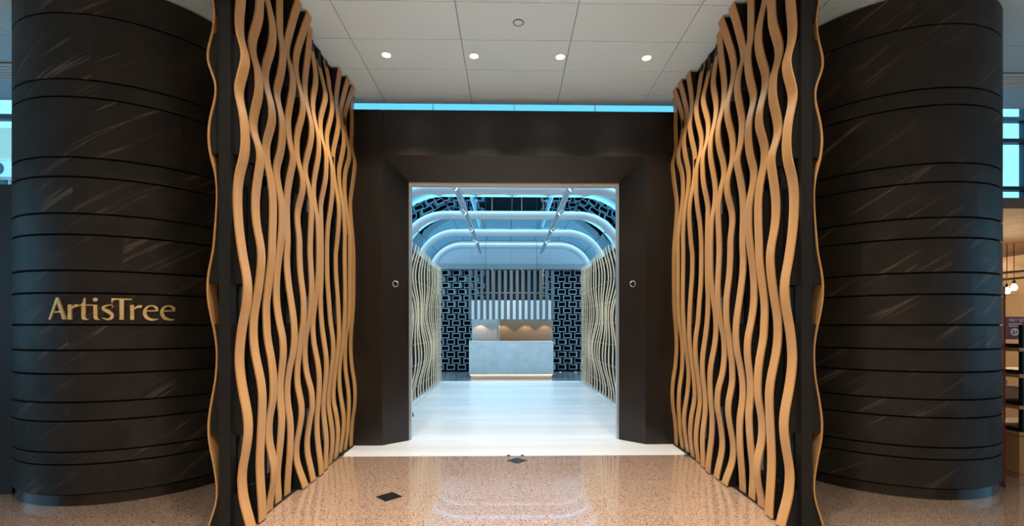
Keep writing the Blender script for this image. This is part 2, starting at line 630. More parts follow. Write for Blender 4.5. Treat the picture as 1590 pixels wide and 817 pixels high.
# front-edge traces: ribbon -> [(chunk, zx, zy)...]; chunk y origins 0,130,260,390,520,650
T = {
 1: {1: [(325,0),(313,150),(325,300),(365,430),(375,500),(345,630),(310,745)], 2: [(310,30),(315,100),(350,250),(368,400),(370,560),(345,700)],
     3: [(325,0),(302,150),(298,250),(302,400),(315,560),(340,740)], 4: [(352,58),(385,230),(393,330),(385,450),(355,620),(335,740)],
     5: [(318,150),(316,260),(330,400),(355,550),(385,700)], 6: [(333,40),(335,100),(318,250),(290,400),(285,500),(300,640),(340,790)]},
 2: {1: [(505,0),(500,100),(470,210),(440,300),(432,400),(455,500),(490,600),(497,700)], 2: [(500,20),(490,100),(460,220),(443,330),(447,400),(475,490),(505,580),(515,660)],
     3: [(500,0),(480,130),(467,260),(467,400),(480,530),(505,650),(520,760)], 4: [(520,100),(505,250),(480,420),(450,600),(447,700)],
     5: [(445,0),(460,150),(485,280),(515,420),(530,560),(528,680)], 6: [(440,0),(430,200),(425,350),(430,500),(440,650),(447,790)]},
 3: {1: [(585,0),(610,100),(625,200),(625,330),(600,450),(565,550),(553,650),(565,745)], 2: [(600,110),(620,210),(620,320),(590,430),(565,520),(565,600),(575,700)],
     3: [(590,0),(615,130),(628,260),(630,400),(625,560),(620,700)], 4: [(617,60),(600,200),(580,350),(565,500),(570,650)],
     5: [(575,0),(590,100),(615,230),(630,370),(633,470),(630,580),(610,700)], 6: [(500,0),(493,120),(505,230),(532,340),(540,440),(530,530),(508,610),(500,680)]},
 4: {1: [(690,0),(690,100),(692,260),(712,360),(722,450),(715,560),(695,670),(672,750)], 2: [(662,80),(680,160),(705,260),(718,360),(715,480),(700,600),(670,700)],
     3: [(660,0),(670,100),(695,220),(712,320),(715,430),(712,560),(700,680)], 4: [(683,40),(665,200),(660,350),(665,480),(690,650)],
     5: [(715,0),(725,100),(725,200),(710,320),(697,420),(693,500),(697,600),(705,680)], 6: [(597,0),(590,130),(580,250),(565,380),(560,480),(568,600),(568,655)]},
 5: {1: [(835,70),(800,200),(770,310),(750,420),(755,470),(785,540),(810,660),(815,740)], 2: [(800,90),(775,220),(765,300),(770,380),(780,480),(800,570),(820,650)],
     3: [(800,0),(775,130),(760,250),(757,330),(757,430),(762,560),(763,700)], 4: [(757,40),(765,200),(790,400),(820,600),(828,700)],
     5: [(828,40),(815,170),(785,300),(765,430),(760,500),(765,620),(780,720)], 6: [(660,0),(665,130),(660,270),(648,420),(640,540),(640,605)]},
 6: {1: [(930,190),(895,300),(855,430),(840,530),(840,600),(850,660),(868,735)], 2: [(895,80),(908,160),(900,260),(870,370),(850,470),(848,560),(855,650),(872,740)],
     3: [(890,0),(905,80),(908,160),(895,240),(865,350),(855,440),(862,530),(875,640)], 4: [(875,0),(885,200),(910,400),(915,550),(905,700)],
     5: [(890,0),(875,130),(860,260),(855,380),(858,450),(875,540),(895,640),(897,720)], 6: [(750,0),(735,90),(712,210),(710,300),(725,380),(755,460),(785,540)]},
 7: {1: [(967,320),(955,460),(935,620),(925,730)], 2: [(930,90),(950,200),(975,290),(988,370),(988,440),(970,550),(940,660),(927,740)],
     3: [(930,50),(955,130),(970,220),(985,320),(985,450),(978,600),(975,760)], 4: [(985,200),(990,350),(975,560),(955,680)],
     5: [(935,0),(925,130),(930,250),(950,380),(985,500),(993,580),(995,680)], 6: [(820,0),(805,90),(793,200),(800,290),(825,400),(845,495)]},
 8: {1: [(1003,500),(1025,630),(1028,720)], 2: [(1020,10),(1000,110),(1000,220),(1020,330),(1045,430),(1055,530),(1050,640),(1030,750)],
     3: [(1010,110),(1005,210),(1020,340),(1040,440),(1048,560),(1053,700)], 4: [(1053,20),(1050,200),(1035,340),(1020,470),(1005,580),(1000,690)],
     5: [(1003,0),(1015,100),(1045,250),(1058,350),(1060,450),(1055,560),(1045,680)], 6: [(870,0),(872,120),(885,250),(900,360),(905,445)]},
 9: {1: [(1045,520),(1070,620),(1100,740)], 2: [(1120,80),(1100,180),(1072,280),(1068,380),(1085,490),(1115,580),(1125,660)],
     3: [(1122,0),(1118,80),(1100,180),(1078,280),(1070,360),(1075,450),(1078,600)], 4: [(1080,0),(1078,250),(1070,450),(1080,620)],
     5: [(1095,0),(1110,100),(1125,220),(1125,350),(1110,480),(1100,560),(1097,680)], 6: [(925,0),(938,100),(945,200),(940,300),(940,385)]},
 10: {1: [(1128,600),(1148,700)], 2: [(1152,10),(1175,110),(1178,220),(1155,330),(1130,430),(1128,500),(1138,580),(1165,680),(1178,740)],
     3: [(1180,60),(1180,200),(1165,350),(1145,480),(1135,600)], 4: [(1130,0),(1135,250),(1150,450),(1165,650)],
     5: [(1182,0),(1190,110),(1185,220),(1170,340),(1155,450),(1145,560),(1145,640),(1160,740)], 6: [(975,0),(990,120),(990,220),(975,320),(972,360)]},
 11: {1: [(1240,690)], 2: [(1228,10),(1218,110),(1217,190),(1232,270),(1238,350),(1215,480),(1190,590),(1185,680)],
     3: [(1190,30),(1215,180),(1235,290),(1243,400),(1235,550),(1222,700)], 4: [(1213,0),(1215,200),(1230,400),(1240,600)],
     5: [(1243,0),(1235,100),(1220,230),(1203,360),(1195,450),(1190,530),(1195,620),(1220,740)], 6: [(1027,20),(1035,120),(1025,230),(1012,310)]},
 12: {1: [(1312,745)], 2: [(1275,130),(1255,230),(1258,310),(1280,390),(1290,470),(1285,560),(1260,690)],
     3: [(1245,0),(1245,110),(1260,230),(1280,340),(1290,450),(1297,600)], 4: [(1295,0),(1297,200),(1300,400),(1295,600)],
     5: [(1283,0),(1270,130),(1250,280),(1245,400),(1255,530),(1275,660),(1287,750)], 6: [(1080,0),(1075,110),(1060,210),(1047,282)]},
 13: {2: [(1345,90),(1310,210),(1290,310),(1300,410),(1325,520),(1340,600),(1335,680)],
     3: [(1308,0),(1295,120),(1298,250),(1315,380),(1330,500),(1342,600)], 4: [(1343,0),(1342,250),(1340,500),(1325,700)],
     5: [(1310,0),(1300,170),(1305,330),(1325,470),(1335,580),(1335,700)], 6: [(1115,0),(1108,120),(1095,200),(1088,258)]},
 14: {2: [(1372,110),(1360,220),(1363,330),(1360,440),(1357,540),(1375,620),(1393,700)],
     3: [(1388,0),(1370,150),(1352,270),(1350,360),(1358,480),(1368,600)], 4: [(1378,0),(1378,300),(1375,500),(1360,700)],
     5: [(1355,0),(1353,150),(1365,300),(1385,420),(1393,540),(1385,680)], 6: [(1150,0),(1140,110),(1135,225)]},
}
TO = {1: [(110,0),(125,110),(110,270),(75,400),(58,500),(70,580),(110,680),(132,750)], 2: [(140,50),(125,150),(90,280),(70,420),(72,540),(95,680)],
      3: [(120,0),(140,100),(148,230),(140,420),(125,600)], 4: [(110,0),(75,170),(60,300),(70,470),(105,640)],
      5: [(130,0),(145,110),(147,220),(135,400),(105,560),(80,720)], 6: [(58,50),(65,180),(95,330),(115,450),(125,540),(115,650),(80,760)]}
YORG = {1: 0, 2: 130, 3: 260, 4: 390, 5: 520, 6: 650}
RW, RT = .106, .011         # ribbon width and thickness
ZTOP = ZC - .006


def trace_profile(tr, Y):
    pts = []
    for ch, L in tr.items():
        s = S6 if ch == 6 else S5
        for zx, zy in L:
            p = at_y(310 + zx / s, YORG[ch] + zy / s, Y)
            pts.append((p.z, p.x))
    pts.sort()
    z, x = [a for a, _ in pts], [b for _, b in pts]
    return z, x


def smooth_curve(z, x, zs, mean):
    """non-uniform cubic Hermite through the points, eased to the mean outside them"""
    # extend past both ends by reflecting the trace
    n = len(z)
    ext = []
    k = 1
    while z[0] - (z[k] - z[0]) > -.3 and k < n - 1:
        ext.append((z[0] - (z[k] - z[0]), 2 * x[0] - x[k] if abs(2 * x[0] - x[k] - mean) < .10 else x[k]))
        k += 1
    ext2 = []
    k = n - 2
    while z[-1] + (z[-1] - z[k]) < 5.0 and k > 1:
        ext2.append((z[-1] + (z[-1] - z[k]), 2 * x[-1] - x[k] if abs(2 * x[-1] - x[k] - mean) < .10 else x[k]))
        k -= 1
    P = sorted(ext + list(zip(z, x)) + ext2)
    # merge near-duplicates
    Q = [P[0]]
    for p in P[1:]:
        if p[0] - Q[-1][0] < .035:
            Q[-1] = ((Q[-1][0] + p[0]) / 2, (Q[-1][1] + p[1]) / 2)
        else:
            Q.append(p)
    z = [p[0] for p in Q]
    x = [p[1] for p in Q]
    n = len(z)
    m = [0] * n
    for i in range(n):
        a, b = max(i - 1, 0), min(i + 1, n - 1)
        m[i] = (x[b] - x[a]) / (z[b] - z[a])
    out = []
    j = 0
    for q in zs:
        while j < n - 2 and q > z[j + 1]:
            j += 1
        h = z[j + 1] - z[j]
        t = min(1, max(0, (q - z[j]) / h))
        h00, h10 = 2 * t ** 3 - 3 * t ** 2 + 1, t ** 3 - 2 * t ** 2 + t
        h01, h11 = -2 * t ** 3 + 3 * t ** 2, t ** 3 - t ** 2
        out.append(h00 * x[j] + h10 * h * m[j] + h01 * x[j + 1] + h11 * h * m[j + 1])
    for _ in range(2):
        out = [(out[max(i - 1, 0)] + 2 * out[i] + out[min(i + 1, len(out) - 1)]) / 4 for i in range(len(out))]
    return out


def ribbon_mesh(zs, xs, y, sgn_out, w=RW, t=RT):
    """xs: outline edge away from the passage; ribbon thickness goes towards sgn_out"""
    mb = MB()
    n = len(zs)
    b = .003
    for i in range(n):
        a, c = max(i - 1, 0), min(i + 1, n - 1)
        tx, tz = xs[c] - xs[a], zs[c] - zs[a]
        L = math.hypot(tx, tz)
        nx, nz = tz / L * sgn_out, -tx / L * sgn_out
        off = RSEED[0]
        ring = [(0, 0), (b, 0), (w - b, 0), (w, 0), (w, t), (w - b, t), (b, t), (0, t)]
        for (yy, d) in ring:
            if i in (0, n - 1):
                px, pz = xs[i] + d * sgn_out, zs[i]
            else:
                px, pz = xs[i] + nx * d, zs[i] + nz * d
            mb.uv[len(mb.v)] = (yy + d + off, zs[i] + off * 3.1)
            mb.v.append((px, y + yy, pz))
    for i in range(n - 1):
        for k in range(8):
            mb.smooth.add(len(mb.f))
            mb.f.append((i * 8 + k, i * 8 + (k + 1) % 8, (i + 1) * 8 + (k + 1) % 8, (i + 1) * 8 + k))
            mb.mi.append(0)
    mb.f.append(tuple(range(8)))
    mb.mi.append(0)
    mb.f.append(tuple((n - 1) * 8 + k for k in range(8)))
    mb.mi.append(0)
    return mb


RSEED = [0.0]
ZS = [.012 + (ZTOP - .012) * i / 130 for i in range(131)]
Y1, PITCH = 3.467, .1905
profiles = {}
for i in range(1, 15):
    Y = Y1 + PITCH * (i - 1)
    z, x = trace_profile(T[i], Y)
    profiles[i] = smooth_curve(z, x, ZS, sum(x) / len(x))
z, x = trace_profile(TO, Y1)
outer1 = smooth_curve(z, x, ZS, sum(x) / len(x))
om = sum(outer1) / len(outer1)
SPZ = [(.012, .295), (.72, 1.52), (1.815, 2.61), (2.75, 3.62), (3.76, ZTOP - .01)]
XCI, XCO = -2.062, -2.142          # post faces (left screen)


def strip_spacer(zs, xs, z0, z1, x_core, y0, y1):
    mb = MB()
    zz = [z0 + (z1 - z0) * k / 14 for k in range(15)]
    V = []
    for q in zz:
        f = (q - zs[0]) / (zs[-1] - zs[0]) * (len(zs) - 1)
        k = min(len(zs) - 2, max(0, int(f)))
        e = xs[k] + (xs[k + 1] - xs[k]) * (f - k)
        V += [(x_core, y0, q), (e, y0, q), (e, y1, q), (x_core, y1, q)]
    F = []
    for k in range(14):
        for j in range(4):
            F.append((4 * k + j, 4 * k + (j + 1) % 4, 4 * k + 4 + (j + 1) % 4, 4 * k + 4 + j))
    F += [(0, 1, 2, 3), (56, 57, 58, 59)]
    mb.add(V, F)
    return mb


for S, side in ((1, 'left'), (-1, 'right')):
    sc = thing('ribbon_screen', (-2.1 * S, 4.7, 0),
               'tall black screen clad in wavy oak ribbons, beside the %s stone column' % side,
               'screen', 'foyer ribbon screens')

    def fx(a):
        return [S * q for q in a]

    def bxm(x0, x1, *r):
        a, b = sorted((S * x0, S * x1))
        return MB().box(a, b, *r)
    bxm(XCO, XCI, Y1 - .03, Y1 + .05, 0, ZTOP).build('post', 'black_metal', sc)
    bxm(-2.128, -2.076, Y1 + .05, YP - .03, .0, ZTOP).build('core_panel', 'black_core', sc)
    bxm(-2.20, -2.02, Y1 - .01, YP - .03, .0, .012).build('base_plate', 'black_metal', sc)
    bxm(XCO, XCI, YP - .07, YP - .012, 0, ZTOP).build('post', 'black_metal', sc)
    for i in range(1, 15):
        Y = Y1 + PITCH * (i - 1)
        xs = profiles[i]
        RSEED[0] = i * .37 + (5 if S < 0 else 0)
        ribbon_mesh(ZS, fx(xs), Y, S).build('ribbon', 'oak', sc)
        # outward-facing side
        xo = outer1 if i == 1 else [om + (profiles[(i + 4) % 14 + 1][k] - sum(profiles[(i + 4) % 14 + 1]) / 131) for k in range(131)]
        RSEED[0] += 11
        ribbon_mesh(ZS, fx(xo), Y, S).build('ribbon', 'oak', sc)
        for (z0, z1) in SPZ:
            xi = [min(-.004 + q, -1.90) for q in xs]
            strip_spacer(ZS, fx([max(q, XCI + .004) for q in xi]), z0, z1, S * XCI, Y + .012, Y + RW - .03).build('spacer', 'black_metal', sc)
            strip_spacer(ZS, fx([min(q + RT, XCO - .004) for q in xo]), z0, z1, S * XCO, Y + .012, Y + RW - .03).build('spacer', 'black_metal', sc)
        if i < 14:
            for q0, q1 in ((.30, .71), (1.53, 1.80), (2.62, 2.74)):
                if i % 2:
                    bxm(XCI - .012, XCI + .012, Y + RW - .02, Y + RW + .02, q0, q1).build('channel', 'grey_channel', sc)
    # little floor stop at the inner end of the screen
    p = at_z(527.5 if S > 0 else 1069.5, 708, 0)
    st = thing('floor_stop', (p.x, p.y, 0), 'small dark metal floor stop at the foot of the %s ribbon screen' % side, 'door stop', 'floor stops at the screens')
    MB().box(p.x - .045, p.x + .045, p.y - .03, p.y + .03, 0, .012).build('plate', 'grey_channel', st)
    MB().lathe([(.018, .012), (.018, .035), (.012, .04), (.0005, .04)], p, 16).build('stud', 'black_metal', st)

# two tiny bolts at the floor line in front of the diamond
for px, w in ((789.5, 'left'), (811, 'right')):
    p = at_z(px, 708, 0)
    b = thing('floor_bolt', (p.x, p.y, 0), 'tiny black floor bolt on the white floor edge, %s of the pair' % w, 'bolt', 'floor bolts')
    MB().lathe([(.016, .0), (.016, .008), (.010, .012), (.0005, .012)], p, 16).build('cap', 'black_metal', b)
    MB().box(p.x - .026, p.x + .026, p.y - .012, p.y + .012, 0, .003).build('plate', 'grey_channel', b)

# ------------------------------------------------------------------ stone columns
CR, CX, CY = .985, 3.80, 5.02


def on_col(px, py, cx, r):
    d = ray(px, py)
    ox, oy = CAM.x - cx, CAM.y - CY
    A = d.x ** 2 + d.y ** 2
    B = ox * d.x + oy * d.y
    C = ox * ox + oy * oy - r * r
    disc = max(B * B - A * C, 0)
    return CAM + d * ((-B - math.sqrt(disc)) / A)


jy = [19.5, 122, 149.6, 243.5, 274, 331, 364, 420, 455, 504.6, 544.4, 581, 625.5, 655, 703, 722.5]
jz = sorted(on_col(110, y, -CX, CR).z for y in jy)
zedges = [.095] + jz + [ZC - .004]
for S, side in ((-1, 'left'), (1, 'right')):
    cx = CX * S
    co = thing('stone_column', (cx, CY, 0), 'massive round column clad in dark veined slate bands, %s' %
               ('gold lettering on its front' if S < 0 else 'without lettering, beside the food rack'), 'column', 'slate columns')
    MB().lathe([(CR - .022, .0), (CR - .022, ZC - .005)], (cx, CY, 0), 96).build('column_core', 'slate_core', co)
    MB().lathe([(CR - .021, 0), (CR - .021, .09)], (cx, CY, 0), 96).build('skirting', 'skirting', co)
    for b in range(len(zedges) - 1):
        z0, z1 = zedges[b] + .007, zedges[b + 1] - .007
        nseg, per = 6, 11
        off = random.uniform(0, math.pi / 3)
        for k in range(nseg):
            a0 = off + k * math.pi / 3 + .0002
            a1 = off + (k + 1) * math.pi / 3 - .0002
            mb = MB()
            for j in range(per + 1):
                a = a0 + (a1 - a0) * j / per
                for (r, z) in ((CR - .02, z0), (CR - .003, z0), (CR, z0 + .003), (CR, z1 - .003), (CR - .003, z1), (CR - .02, z1)):
                    mb.uv[len(mb.v)] = (a * CR + (b % 5) * 3.3 + (20 if S > 0 else 0), z + (b % 3) * 1.7)
                    mb.v.append((cx + r * math.sin(a), CY - r * math.cos(a), z))
            for j in range(per):
                for q in range(6):
                    if q == 2:
                        mb.smooth.add(len(mb.f))
                    mb.f.append((j * 6 + q, j * 6 + (q + 1) % 6, (j + 1) * 6 + (q + 1) % 6, (j + 1) * 6 + q))
                    mb.mi.append(0)
            mb.f += [tuple(range(6)), tuple(per * 6 + q for q in range(6))]
            mb.mi += [0, 0]
            mb.build('stone_panel', 'slate', co)

# gold lettering, each glyph a shallow solid following the curved stone
SL = 1590 / 210.0
GL = {
 'A': {'poly': [[(60,350),(78,350),(160,130),(152,92),(146,92)], [(144,92),(166,92),(263,350),(220,350),(150,135)], [(98,262),(190,250),(196,265),(92,275)]]},
 'r': {'poly': [[(282,178),(322,172),(324,352),(280,352)]], 'stroke': [([(320,236),(334,212),(356,196),(380,188),(402,186)], [6,16,28,34,24])]},
 't': {'poly': [[(470,96),(483,96),(485,325),(497,342),(522,344),(516,355),(468,355),(448,345),(440,325),(440,188),(406,192),(404,186),(436,172),(456,150)], [(484,174),(578,176),(578,189),(484,188)]]},
 'i': {'poly': [[(578,176),(622,178),(623,312),(634,343),(656,350),(640,357),(604,355),(588,345),(580,325)]], 'dot': (600, 118, 28, 23)},
 's': {'stroke': [([(797,212),(799,186),(765,180),(725,190),(694,210),(702,234),(745,256),(786,284),(796,310),(778,338),(735,349),(680,332)], [7,12,12,18,34,38,40,40,38,30,18,8])]},
 'T': {'poly': [[(788,100),(1022,107),(1022,122),(932,121),(880,120),(830,120),(810,128),(800,142),(796,159),(786,157)], [(880,112),(932,112),(930,340),(936,352),(876,352),(882,340)]]},
 'r ': {'poly': [[(1003,182),(1047,180),(1052,355),(1005,355)]], 'stroke': [([(1047,240),(1062,216),(1086,204),(1112,198),(1142,196)], [6,16,28,34,20])]},
 'e': {'stroke': [([(1318,246),(1312,222),(1288,198),(1250,189),(1208,200),(1178,235),(1172,280),(1194,324),(1238,348),(1288,352),(1330,342)], [20,34,24,13,20,34,44,42,30,20,5])], 'poly': [[(1185,242),(1328,240),(1328,254),(1185,257)]]},
 'e ': {'stroke': [([(1512,246),(1508,222),(1484,200),(1446,191),(1405,202),(1377,236),(1372,280),(1394,324),(1436,346),(1482,354),(1518,350)], [20,34,24,13,20,34,44,42,30,18,5])], 'poly': [[(1384,244),(1524,241),(1524,255),(1384,258)]]},
}
lt = thing('gold_lettering', on_col(174, 482, -CX, CR), 'shiny gold metal letters reading ArtisTree on the dark stone column', 'lettering')
RL0, RL1 = CR + .0004, CR + .014


def glyph_pt(zx, zy, r):
    p = on_col(70 + zx / SL, 450 + zy / SL, -CX, CR)
    v = Vector((p.x + CX, p.y - CY, 0)).normalized()
    return (-CX + v.x * r, CY + v.y * r, p.z)


def glyph_poly(mb, poly, eps):
    n = len(poly)
    # ear-safe: bmesh fills the front face, so keep polygons simple
    mb.add([glyph_pt(x, y, RL0) for x, y in poly] + [glyph_pt(x, y, RL1 + eps) for x, y in poly],
           [tuple(range(n))[::-1], tuple(range(n, 2 * n))] + [(i, (i + 1) % n, n + (i + 1) % n, n + i) for i in range(n)])


def catmull(P, W, sub=5):
    out, ow = [], []
    n = len(P)
    for i in range(n - 1):
        p0, p1, p2, p3 = P[max(i - 1, 0)], P[i], P[i + 1], P[min(i + 2, n - 1)]
        for k in range(sub):
            t = k / sub
            out.append(tuple(.5 * (2 * p1[a] + (p2[a] - p0[a]) * t + (2 * p0[a] - 5 * p1[a] + 4 * p2[a] - p3[a]) * t * t + (3 * p1[a] - p0[a] - 3 * p2[a] + p3[a]) * t ** 3) for a in (0, 1)))
            ow.append(W[i] + (W[i + 1] - W[i]) * t)
    out.append(P[-1])
    ow.append(W[-1])
    return out, ow


for gname, gd in GL.items():
    mb = MB()
    eps = 0
    for pl in gd.get('poly', []):
        glyph_poly(mb, pl, eps)
        eps += .0004
    for P, Wd in gd.get('stroke', []):
        P, Wd = catmull(P, Wd)
        n = len(P)
        V = []
        for i in range(n):
            a, b = P[max(i - 1, 0)], P[min(i + 1, n - 1)]
            dx, dy = b[0] - a[0], b[1] - a[1]
            L = math.hypot(dx, dy) or 1
            nx, ny = -dy / L * Wd[i] / 2, dx / L * Wd[i] / 2
            for (sx, r) in ((1, RL0), (-1, RL0), (-1, RL1 + eps), (1, RL1 + eps)):
                V.append(glyph_pt(P[i][0] + sx * nx, P[i][1] + sx * ny, r))
        F = [(i * 4 + k, i * 4 + (k + 1) % 4, i * 4 + 4 + (k + 1) % 4, i * 4 + 4 + k) for i in range(n - 1) for k in range(4)]
        F += [(0, 1, 2, 3), tuple((n - 1) * 4 + k for k in range(4))]
        mb.add(V, F)
    if 'dot' in gd:
        cx_, cy_, rx, ry = gd['dot']
        glyph_poly(mb, [(cx_ + rx * math.cos(2 * math.pi * k / 20), cy_ + ry * math.sin(2 * math.pi * k / 20)) for k in range(20)], 0)
    mb.build('letter', 'gold', lt)

# ------------------------------------------------------------------ the glazed hall
# hoop ribs
va = thing('glazed_vault', (0, 11, 0), 'arched glass roof of white tubular hoops and blue panes over the hall', 'glass roof')
RIBY = [6.93, 9.01, 11.09, 13.17, 15.25]
ZR, RX, RR = 4.10, 1.55, 1.0


def hoop(off, n=14, zbot=0.0):
    """profile (x,z) of the hoop centre line, offset outwards"""
    P = [(-(RX + RR + off), zbot), (-(RX + RR + off), ZR - RR)]
    for k in range(1, n + 1):
        a = math.pi - (math.pi / 2) * k / n
        P.append((-RX + (RR + off) * math.cos(a), ZR - RR + (RR + off) * math.sin(a)))
    Q = [(-x, z) for x, z in P[::-1]]
    return P + Q


for y in RIBY:
    MB().tube([(x, y, z) for x, z in hoop(0)], .093, 18).build('hoop_tube', 'white_tube', va)
for x in (-1.0, 1.0):
    MB().tube([(x, 6.5, ZR - .135), (x, 15.7, ZR - .145)], .055, 14).build('purlin_tube', 'steel', va)
    MB().box(x - .02, x + .02, 6.5, 15.7, ZR - .10, ZR - .05).build('purlin_web', 'steel', va)
    for y in RIBY:
        MB().tube([(x, y, ZR - .14), (x, y, ZR)], .055, 12).build('collar', 'steel', va)
# glass panes between the hoops
GO = .26
prof = hoop(GO, 14)
groups = [prof[0:2], prof[1:9], prof[8:16]]
top0, top1 = prof[15], prof[16]
xs_ = [top0[0] + (top1[0] - top0[0]) * k / 4 for k in range(5)]
groups += [[(xs_[k], top0[1]), (xs_[k + 1], top0[1])] for k in range(4)]
groups += [prof[16:24], prof[23:31], prof[30:32]]
YB_ = [6.52, 7.97, 10.05, 12.13, 14.21, 15.80]
for j in range(5):
    for gr in groups:
        a, b = YB_[j] + .008, YB_[j + 1] - .008
        P = list(gr)
        # trim the ends for an open joint
        def cut(p, q, d=.008):
            L = math.hypot(q[0] - p[0], q[1] - p[1])
            return (p[0] + (q[0] - p[0]) * d / L, p[1] + (q[1] - p[1]) * d / L)
        P[0], P[-1] = cut(P[0], P[1]), cut(P[-1], P[-2])
        n = len(P)
        mb = MB()
        mb.add([(x, a, z) for x, z in P] + [(x, b, z) for x, z in P], [(i, i + 1, n + i + 1, n + i) for i in range(n - 1)], n > 2)
        mb.build('pane', 'vault_glass', va)
# dark gaskets in the joints
for j in range(6):
    mb = MB()
    mb.tube([(x, YB_[j], z) for x, z in prof], .011, 6)
    mb.build('gasket', 'window_frame', va)
for idx in (1, 8, 15, 16, 23, 30):
    x, z = prof[idx]
    MB().tube([(x, 6.5, z), (x, 15.8, z)], .010, 6).build('gasket', 'window_frame', va)
for x in xs_[1:-1]:
    MB().tube([(x, 6.5, top0[1]), (x, 15.8, top0[1])], .010, 6).build('gasket', 'window_frame', va)
# four-armed spider fittings under the panes
mb = MB()
mb.lathe([(.0005, -.10), (.028, -.10), (.028, -.03), (.0005, -.03)], (0, 0, 0), 12)
for sx in (-1, 1):
    for sy in (-1, 1):
        mb.tube([(0, 0, -.07), (sx * .10, sy * .10, -.04), (sx * .13, sy * .13, -.008)], [.016, .013, .012], 8)
        mb.lathe([(.0005, -.03), (.032, -.026), (.032, -.008), (.0005, -.006)], (sx * .13, sy * .13, 0), 12)
spid = mb.mesh('spider_fitting', 'steel')
for y in YB_[1:-1]:
    for x in list(xs_):
        inst('spider_fitting', spid, va, (x, y, top0[1]))
    for idx in (8, 23):
        x, z = prof[idx]
        o = inst('spider_fitting', spid, va, (x, y, z))
        o.rotation_euler = (0, math.copysign(math.radians(48), x), 0)

# hall ribbon screens: denser ribbons, daylight put into the oak colour
NZ = 70
ZTH = 3.12
ZH = [.015 + (ZTH - .015) * i / NZ for i in range(NZ + 1)]
for S, side in ((-1, 'left'), (1, 'right')):
    hs = thing('ribbon_screen', (2.02 * S, 10, 0), 'low hall screen of many slender wavy oak ribbons in daylit colour, %s side beyond the portal' % side,
               'screen', 'hall ribbon screens')
    a, b = sorted((S * 2.06, S * 2.12))
    MB().box(a, b, 6.9, YH - .02, 0, ZTH - .03).build('core_panel', 'black_core', hs)
    for k in range(7):
        MB().box(*sorted((S * 2.0, S * 2.06)), 6.92, YH - .04, .25 + k * .44, .27 + k * .44).build('rail', 'grey_channel', hs)
    n = int((YH - 7.0) / .262)
    for i in range(n):
        y = 7.0 + i * .262
        xs = []
        for z in ZH:
            w = .050 * math.sin(2 * math.pi * (z / 2.3 + y * .105 + .2)) + .030 * math.sin(2 * math.pi * (z / 1.25 - y * .19)) + .006 * math.sin(9.1 * y)
            xs.append(S * (1.945 + w * min(1, max(.12, (YH - .25 - y) / 2.2))))
        RSEED[0] = i * .53 + (40 if S > 0 else 0)
        ribbon_mesh(ZH, xs, y, -S, .062, .016).build('ribbon', 'daylit_oak', hs)
    a, b = sorted((S * 1.98, S * 2.12))
    MB().box(a, b, 6.9, YH - .02, 0, .015).build('base_plate', 'steel', hs)
    # slim metal channel in the floor along the screen
    a, b = sorted((S * 1.86, S * 1.885))
    tag(MB().box(a, b, 6.9, YH, 0, .004).build('trim_%d' % (1 if S < 0 else 2), 'trim_pale'), kind='structure')
p = at_z(639, 647, 0)
ds = thing('floor_stop', (p.x, p.y, 0), 'dark grey metal door stop on the white floor just inside the left jamb', 'door stop')
MB().box(p.x - .09, p.x + .03, p.y - .07, p.y + .07, 0, .02).build('plate', 'grey_channel', ds)
MB().lathe([(.03, .02), (.03, .06), (.02, .07), (.0005, .07)], p, 16).build('stud', 'black_metal', ds)

# spotlights added under the two purlins to brighten the ribbon screens opposite
NUM = ('first', 'second', 'third', 'fourth')
for S, side in ((-1, 'left'), (1, 'right')):
    for i, y in enumerate((7.9, 9.6, 11.3, 12.9)):
        base_p = Vector((S * 1.0, y, ZR - .201))
        aim = (Vector((-S * 1.95, y + .3, 1.45)) - base_p).normalized()
        t = thing('added_spotlight', base_p, 'small white spotlight added for light under the %s roof tube, %s from the portal' % (side, NUM[i]), 'spotlight', 'added hall spotlights')
        c0_ = base_p + Vector((0, 0, -.07))
        MB().tube([base_p, c0_], .012, 10).build('stem', 'steel', t)
        MB().tube([c0_ - aim * .05, c0_ + aim * .075], [.034, .040], 16).build('can', 'white_tube', t)
        MB().tube([c0_ + aim * .0755, c0_ + aim * .079], .032, 16).build('lens', 'added_lens_glow', t)
        ld = bpy.data.lights.new('added_beam', 'SPOT')
        ld.energy = 90
        ld.color = (1.0, .80, .56)
        ld.spot_size = math.radians(95)
        ld.spot_blend = .8
        ld.shadow_soft_size = .04
        lo = bpy.data.objects.new('added_beam', ld)
        COL.objects.link(lo)
        lo.parent = t
        lo.location = c0_ + aim * .09 - base_p
        lo.rotation_euler = aim.to_track_quat('-Z', 'Y').to_euler()

# end wall with hollow blocks
wb = thing('wall_back', (0, YW, 0), kind='structure')
MB().box(-2.9, 2.9, YW + .10, YW + .30, 0, 3.55).build('backing', 'dark_backing', wb)
MB().box(-2.9, 2.9, YW - .25, YW + .30, 3.60, 4.55).build('lintel_panel', 'lintel_white', wb)
MB().box(-2.9, 2.9, YW - .28, YW + .25, 3.42, 3.60).build('lintel_beam', 'grey_beam', wb)
for x in (-1.3, 0, 1.3):
    MB().box(x - .006, x + .006, YW - .252, YW - .24, 3.60, 4.5).build('joint', 'grey_beam', wb)
bw, bh, bt = .262, .172, .022
mb = MB()
o4 = [(-bw / 2, -bh / 2), (bw / 2, -bh / 2), (bw / 2, bh / 2), (-bw / 2, bh / 2)]
i4 = [(-bw / 2 + bt, -bh / 2 + bt), (bw / 2 - bt, -bh / 2 + bt), (bw / 2 - bt, bh / 2 - bt), (-bw / 2 + bt, bh / 2 - bt)]
D = .20
V = [(x, 0, z) for x, z in o4] + [(x, 0, z) for x, z in i4] + [(x, D, z) for x, z in o4] + [(x, D, z) for x, z in i4]
